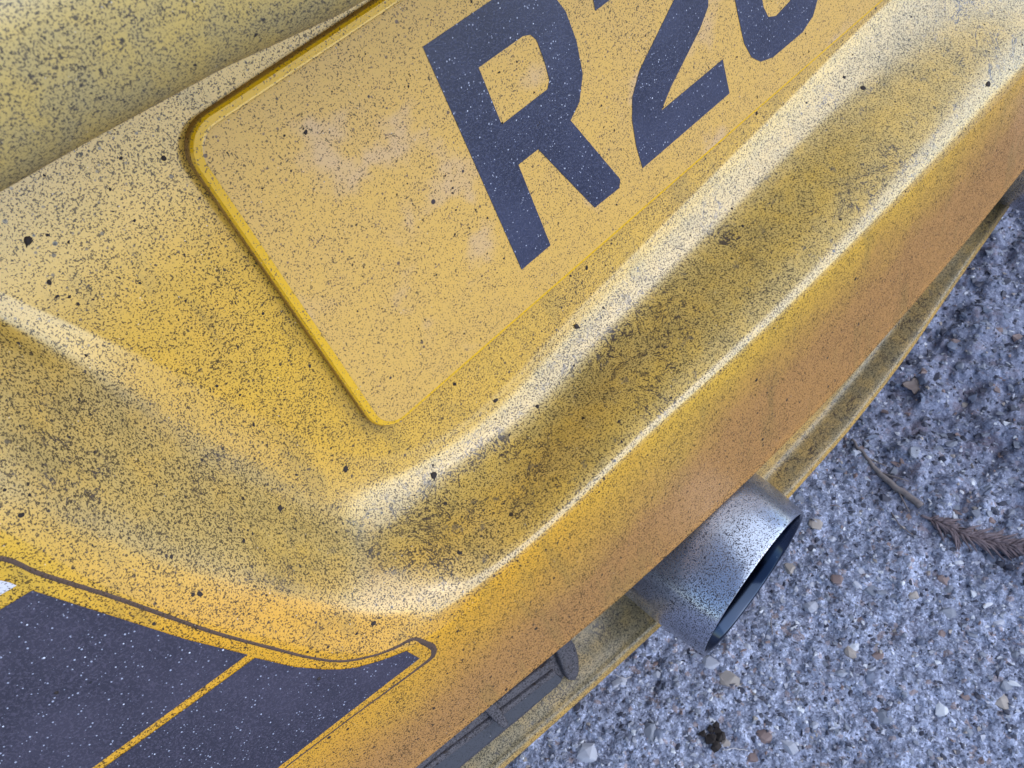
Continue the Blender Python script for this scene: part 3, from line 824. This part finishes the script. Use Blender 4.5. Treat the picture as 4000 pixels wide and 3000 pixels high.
def ground_mat():
    k = NT('weathered_aggregate')
    warp = k.n('ShaderNodeVectorMath', operation='ADD')
    nzc = k.n('ShaderNodeTexNoise'); k.put(nzc.inputs['Vector'], k.tc); nzc.inputs['Scale'].default_value = 260; nzc.inputs['Detail'].default_value = 2
    sc = k.n('ShaderNodeVectorMath', operation='SCALE'); k.put(sc.inputs[0], nzc.outputs['Color']); sc.inputs['Scale'].default_value = 0.0022
    k.put(warp.inputs[0], k.tc); k.put(warp.inputs[1], sc.outputs[0])
    d1, c1 = k.voro(300, vec=warp.outputs[0]); o1 = k.sep(c1)
    d2, c2 = k.voro(700, vec=warp.outputs[0]); o2 = k.sep(c2)
    big = k.noise(12, 4, 0.6); mid = k.noise(60, 4, 0.65); fine = k.noise(900, 3, 0.7)
    col = k.mix(o1[0], (0.06, 0.06, 0.085), (0.38, 0.39, 0.46))
    c_2 = k.mix(o2[0], (0.04, 0.04, 0.06), (0.52, 0.53, 0.60))
    col = k.mix(0.5, col, c_2)
    col = k.mix(k.m('MULTIPLY', k.m('GREATER_THAN', o1[1], 0.93), 0.55), col, (0.34, 0.22, 0.16))
    col = k.mix(k.m('MULTIPLY', k.m('GREATER_THAN', o2[1], 0.90), 0.6), col, (0.62, 0.62, 0.70))
    col = k.mix(k.ss(mid, 0.42, 0.68, 0, 0.45), col, (0.105, 0.105, 0.13))
    col = k.mix(k.ss(fine, 0.52, 0.66, 0, 0.6), col, (0.05, 0.05, 0.07))
    # binder and dark soil toward +x
    sx = k.n('ShaderNodeSeparateXYZ'); k.put(sx.inputs[0], k.tc)
    soil = k.ss(k.m('ADD', sx.outputs[0], k.m('MULTIPLY', k.m('SUBTRACT', big, 0.5), 0.35)), 0.20, 0.34)
    scol = k.mix(k.ss(k.noise(180, 4, 0.7), 0.38, 0.64), (0.085, 0.085, 0.115), (0.20, 0.20, 0.25))
    col = k.mix(k.m('MULTIPLY', soil, 0.62), col, scol)
    brown = k.m('MULTIPLY', k.ss(k.noise(34, 4, 0.65), 0.53, 0.66), k.m('MULTIPLY_ADD', soil, 0.45, 0.15))
    col = k.mix(brown, col, (0.15, 0.105, 0.11))
    tint = k.n('ShaderNodeMix', data_type='RGBA', blend_type='MULTIPLY'); k.put(tint.inputs[0], 1.0); k.put(tint.inputs[6], col); k.put(tint.inputs[7], (1.36, 1.42, 1.62, 1)); col = tint.outputs[2]
    hole = k.dots(240, 0.02, 0.20, 0.08, 0.25)
    col = k.mix(k.m('MULTIPLY', hole, 0.8), col, (0.03, 0.03, 0.045))
    h = k.m('ADD', k.m('MULTIPLY', d1, -0.6), k.m('ADD', k.m('MULTIPLY', o2[2], 0.35), k.m('MULTIPLY', fine, 0.5)))
    k.bump(h, 1.0, 0.0014)
    return k.fin(col, 0.7, spec=0.4)
M['ground'] = ground_mat()
ground = link('ground', gme, M['ground'])
tag(ground, 'rough grey aggregate ground with grit, soil and small stones', None, None, 'structure')

def gz(x, y): return float(ground_height(np.array([x]), np.array([y]))[0])

def stone_mat(name, c, rough=0.6):
    k = NT(name)
    col = k.mix(k.ss(k.noise(260, 3, 0.6), 0.35, 0.7, 0, 0.7), c, tuple(x*0.6 for x in c))
    col = k.mix(k.dots(900, 0.02, 0.25, 0.1, 0.4), col, tuple(x*0.35 for x in c))
    return k.fin(col, rough, spec=0.4)
SM = [stone_mat('stone_grey', (0.26, 0.27, 0.33)), stone_mat('stone_pale', (0.50, 0.50, 0.58)), stone_mat('stone_dark', (0.07, 0.07, 0.10)),
      stone_mat('stone_tan', (0.40, 0.34, 0.31)), stone_mat('stone_rust', (0.27, 0.19, 0.18)), stone_mat('stone_blue_grey', (0.18, 0.20, 0.28)),
      stone_mat('stone_white', (0.72, 0.72, 0.78))]

def stone_mesh(seed, flat=0.6, n=25):
    vs, fs = blob(1.0, flat, seed, n)
    me = bpy.data.meshes.new('stone')
    me.from_pydata([tuple(v) for v in vs], [], fs); me.update()
    return me
stone_src = {}
def stone_obj(x, y, r, mi, seed, elong=1.0, rot=None, flat=0.6, sink=0.60):
    key = (seed % 12, mi)
    if key not in stone_src:
        me = stone_mesh(100 + seed % 12, flat)
        me.materials.append(SM[mi]); stone_src[key] = me
    o = bpy.data.objects.new('stone', stone_src[key])
    o.scale = (r*elong, r, r)
    o.rotation_euler = (random.uniform(-0.35, 0.35), random.uniform(-0.35, 0.35), rot if rot is not None else random.uniform(0, 6.28))
    o.location = (x, y, gz(x, y) + r*(0.3 - sink))
    COL.objects.link(o); o.parent = ground
    return o

# stones that can be told apart, where the photograph shows them
named = [((0.2334, -0.0631), .0042, 4), ((0.185, -0.0149), .0058, 3), ((0.1257, -0.1047), .0068, 4), ((0.1177, -0.0907), .0060, 3), ((0.0162, -0.0836), .0062, 4), ((0.0454, -0.0367), .0072, 3),
         ((0.0486, -0.0219), .0080, 1), ((0.0308, -0.0803), .0058, 4), ((0.2041, -0.107), .0050, 4), ((0.1518, -0.1774), .0062, 3), ((0.1211, -0.1558), .0062, 6), ((0.1803, -0.0986), .0050, 3),
         ((0.1444, -0.0197), .0058, 3), ((0.1572, -0.0523), .0050, 4), ((-0.0615, 0.0007), .0095, 1), ((-0.0219, -0.0236), .0080, 0), ((-0.0092, 0.017), .0055, 1), ((0.0158, 0.0029), .0045, 1),
         ((0.036, -0.095), .0062, 1), ((0.063, -0.088), .0040, 6), ((0.1235, -0.0885), .0060, 6), ((0.24, -0.099), .0055, 1), ((0.183, -0.124), .0085, 0), ((0.13, -0.05), .0065, 1)]
for i, ((x, y), r, mi) in enumerate(named):
    stone_obj(x, y, r, mi, i, random.uniform(1.0, 1.5))
for (x0, y0), (x1, y1) in (((0.1997, -0.1379), (0.2145, -0.1409)), ((0.2186, -0.1034), (0.2259, -0.1121)), ((0.1616, -0.167), (0.1664, -0.183)), ((0.3479, -0.0659), (0.352, -0.0859))):
    L = math.hypot(x1-x0, y1-y0)
    stone_obj((x0+x1)/2, (y0+y1)/2, 0.0022, 6, int(x0*1000), L/2/0.0022, math.atan2(y1-y0, x1-x0))
for i in range(266):
    x = random.uniform(-0.14, 0.46); y = random.uniform(-0.24, 0.10)
    if x > 0.27 and random.random() < 0.5: x -= 0.25
    stone_obj(x, y, 0.0022 + 0.0030*random.random()**2, random.choices(range(7), (7, 6, 5, 1.6, 1.2, 5, 1.5))[0], i, random.uniform(1.0, 1.7))

# loose gravel and chips, too many to count
def gravel(name, n, rmin, rmax, power, weights, seed, x0=-0.24, thin=True):
    rr = random.Random(seed)
    protos = [blob(1.0, 0.6, 300 + s, 9) for s in range(16)]
    V = []; F = []; MI = []
    xs = np.array([rr.uniform(x0, 0.62) for _ in range(n)]); ys = np.array([rr.uniform(-0.30, 0.20) for _ in range(n)])
    keep = []
    zs = ground_height(xs, ys)
    for i in range(n):
        if thin and xs[i] > 0.25 and rr.random() < 0.3: continue
        r = rmin + (rmax - rmin)*rr.random()**power
        q = Matrix.Rotation(rr.uniform(0, 6.28), 3, 'Z') @ Matrix.Rotation(rr.uniform(-.6, .6), 3, 'X')
        vs, fs = protos[rr.randrange(16)]; o = len(V); e = rr.uniform(0.9, 1.8)
        V += [tuple(Vector((xs[i], ys[i], zs[i] + r*0.1)) + q @ Vector((v.x*e*r, v.y*r, v.z*r))) for v in vs]
        F += [tuple(o + j for j in f) for f in fs]
        MI += [rr.choices(range(7), weights)[0]]*len(fs)
    me = bpy.data.meshes.new(name); me.from_pydata(V, [], F); me.update()
    o = link(name, me, SM, ground)
    me.polygons.foreach_set('material_index', MI)
    o['kind'] = 'stuff'
gravel('gravel', 42000, 0.0004, 0.0022, 2.2, (6, 4.5, 7, 0.9, 0.6, 5, 2.2), 11)
gravel('soil_crumbs', 2600, 0.0012, 0.0048, 2.2, (4, 0.5, 9, 0.2, 2.5, 5, 0.1), 12, 0.235, False)

# ------------------------------------------------------------------ debris on the ground
k = NT('twig_bark'); M['twig'] = k.fin(k.mix(k.noise(300, 3, 0.7), (0.10, 0.075, 0.075), (0.30, 0.25, 0.24)), 0.8)
k = NT('frond_brown'); M['frond'] = k.fin(k.mix(k.noise(260, 4, 0.7), (0.085, 0.058, 0.066), (0.25, 0.19, 0.205)), 0.85)
k = NT('leaf_pale'); M['leafp'] = k.fin(k.mix(k.noise(160, 3, 0.7), (0.30, 0.22, 0.20), (0.55, 0.45, 0.42)), 0.7)
k = NT('leaf_dark'); M['leafd'] = k.fin(k.mix(k.noise(260, 4, 0.7), (0.08, 0.075, 0.10), (0.22, 0.20, 0.25)), 0.8)
k = NT('straw'); M['straw'] = k.fin((0.55, 0.50, 0.50), 0.6)

def tube_bm(pts, radii, seg=7):
    bm = bmesh.new(); rings = []
    for i, p in enumerate(pts):
        t = (pts[min(i+1, len(pts)-1)] - pts[max(i-1, 0)]).normalized()
        q = t.to_track_quat('Z', 'Y').to_matrix()
        rings.append([bm.verts.new(p + q @ Vector((radii[i]*math.cos(2*math.pi*j/seg), radii[i]*math.sin(2*math.pi*j/seg), 0))) for j in range(seg)])
    for i in range(len(rings)-1):
        for j in range(seg):
            bm.faces.new((rings[i][j], rings[i][(j+1) % seg], rings[i+1][(j+1) % seg], rings[i+1][j]))
    bm.faces.new(rings[0][::-1]); bm.faces.new(rings[-1])
    return bm
def bm_obj(name, bm, mat, loc, parent=None, smooth=True):
    me = bpy.data.meshes.new(name)
    for v in bm.verts: v.co -= loc
    bmesh.ops.recalc_face_normals(bm, faces=bm.faces)
    bm.to_mesh(me); bm.free()
    if smooth: me.polygons.foreach_set('use_smooth', [True]*len(me.polygons))
    o = link(name, me, mat, parent)
    if parent is None: o.location = loc
    return o
def ground_line(pts, lift, n=10, wob=0.002, seed=0):
    P = catmull([(x, y, 0) for x, y in pts], n); out = []
    for i, p in enumerate(P):
        x = p.x + wob*mnoise.noise(Vector((i*0.4, seed, 0))); y = p.y + wob*mnoise.noise(Vector((i*0.4, seed, 5)))
        out.append([x, y, 0])
    zs = [gz(x, y) for x, y, _ in out]
    sm = [max(zs[max(0, i-3):i+4]) for i in range(len(zs))]
    sm = [sum(sm[max(0, i-4):i+5])/len(sm[max(0, i-4):i+5]) for i in range(len(sm))]
    return [Vector((out[i][0], out[i][1], sm[i] + lift)) for i in range(len(out))]

tp = ground_line([(0.2664, 0.0072), (0.2570, -0.0150), (0.2515, -0.0312), (0.2457, -0.0658)], 0.0008, 10, 0.002, 1)
rad = [0.0010 + 0.0020*(i/len(tp)) for i in range(len(tp))]
tw = bm_obj('twig', tube_bm(tp, rad), M['twig'], tp[0].copy())
tag(tw, 'thin grey-brown dry twig lying on the grit right of the nearer exhaust tip', 'twig')
for a, bb in ((8, (0.262, -0.028)), (17, (0.258, -0.048)), (24, (0.236, -0.062))):
    s0_ = tp[a]; e_ = Vector((bb[0], bb[1], gz(*bb) + 0.002))
    pts = [s0_ + (e_ - s0_)*t for t in (0, .35, .7, 1)]
    bm_obj('side_shoot', tube_bm(pts, [0.0009, 0.0007, 0.0006, 0.0003], 5), M['twig'], tp[0].copy(), tw)

# brown feathery conifer frond at the right edge
fp = ground_line([(0.2380, -0.070), (0.2403, -0.085), (0.2406, -0.1004), (0.2483, -0.1194), (0.2566, -0.1388), (0.268, -0.158)], 0.0015, 8, 0.001, 2)
fr = empty('conifer_frond', fp[0], 'reddish-brown feathery dead conifer frond lying near the right edge of the ground', 'dead frond')
bm_obj('stem', tube_bm(fp, [0.0012]*len(fp), 6), M['frond'], fp[0].copy(), fr)
rr = random.Random(21)
for i in range(3, len(fp)-1):
    for s_ in (-1, 1):
        for kx in range(5):
            t = (fp[i+1] - fp[i]).normalized(); side = Vector((-t.y, t.x, 0))*s_
            if rr.random() < 0.25: continue
            L = rr.uniform(0.005, 0.019)
            b0 = fp[i] + t*rr.uniform(0, 0.002)
            e = b0 + (t*0.9 + side*rr.uniform(0.15, 0.9)).normalized()*L; e.z = b0.z + rr.uniform(-0.002, 0.003)
            mid = (b0 + e)/2 + Vector((0, 0, 0.001))
            bm_obj('leaflet', tube_bm([b0, mid, e], [0.0008, 0.0011, 0.0003], 4), M['frond'], fp[0].copy(), fr)

def leaf_mesh(L, Wd, curl, seed):
    rr = random.Random(seed); bm = bmesh.new(); g = []
    n, m_ = 12, 6
    for i in range(n+1):
        t = i/n; row = []
        wd = Wd*math.sin(math.pi*min(1, t*0.94 + 0.04))**0.6*(1 + 0.45*rr.uniform(-1, 1))
        for j in range(m_+1):
            s_ = j/m_*2 - 1
            z = curl*(s_*s_)*Wd + curl*0.6*L*(t-0.5)**2 + rr.uniform(-1, 1)*0.0007
            row.append(bm.verts.new((L*(t-0.5), wd*s_*0.5, z)))
        g.append(row)
    for i in range(n):
        for j in range(m_): bm.faces.new((g[i][j], g[i+1][j], g[i+1][j+1], g[i][j+1]))
    ext = bmesh.ops.solidify(bm, geom=bm.faces[:], thickness=0.0003)
    me = bpy.data.meshes.new('dead_leaf'); bm.to_mesh(me); bm.free()
    me.polygons.foreach_set('use_smooth', [True]*len(me.polygons))
    return me
def leaf(x, y, L, Wd, rz, mat, label, seed, curl=0.25, rx=0.15, cat='leaf', group=None):
    me = leaf_mesh(L, Wd, curl, seed); me.materials.append(M[mat])
    o = bpy.data.objects.new('dead_leaf', me); COL.objects.link(o)
    o.location = (x, y, gz(x, y) + 0.0025); o.rotation_euler = (rx, 0.1, rz)
    return tag(o, label, cat, group)
leaf(0.3445, -0.0030, 0.022, 0.013, -1.0, 'leafp', 'small pinkish dead leaf on the ground just outside the bumper edge, above the twig', 1, 0.1)

# near-black clod with stones round it
cx_, cy_ = 0.0092, -0.0555
clod = empty('dirt_clod', (cx_, cy_, gz(cx_, cy_)), 'near-black crumbly clod of dirt on the grit at the bottom, beside an amber stone', 'dirt clod')
for i in range(9):
    vs, fs = blob(1.0, 0.7, 500 + i, 14)
    r = rr.uniform(0.0022, 0.0046); dx, dy = rr.uniform(-0.006, 0.006), rr.uniform(-0.006, 0.006)
    me = bpy.data.meshes.new('crumb'); me.from_pydata([(v.x*r + dx, v.y*r + dy, v.z*r + 0.001) for v in vs], [], fs); me.update()
    link('crumb', me, M['grit'], clod)
stone_obj(cx_ - 0.0005, cy_ - 0.0088, 0.0042, 3, 5, 1.1)

# pale fibres
def fibre(pts, r, label, seed, mat='straw', lift=0.0012):
    P = ground_line(pts, lift, 8, 0.0006, seed)
    o = bm_obj('plant_fibre', tube_bm(P, [r]*len(P), 5), M[mat], P[0].copy())
    tag(o, label, 'plant fibre')
fibre([(-0.0075, 0.0245), (-0.0036, 0.0159), (0.0006, 0.0141)], 0.0003, 'thin pale curved fibre on the grit just right of the black vent', 3)
fibre([(0.004, -0.066), (0.010, -0.070), (0.016, -0.078)], 0.0003, 'pale dry fibre beside the near-black dirt clod', 4)
fibre([(0.228, -0.052), (0.222, -0.064), (0.221, -0.074)], 0.0005, 'short dark stalk on the grit just left of the conifer frond', 5, 'twig')
fibre([(0.092, -0.043), (0.098, -0.037), (0.105, -0.033)], 0.0004, 'short dark stalk on the grit in front of the nearer exhaust opening', 6, 'twig')
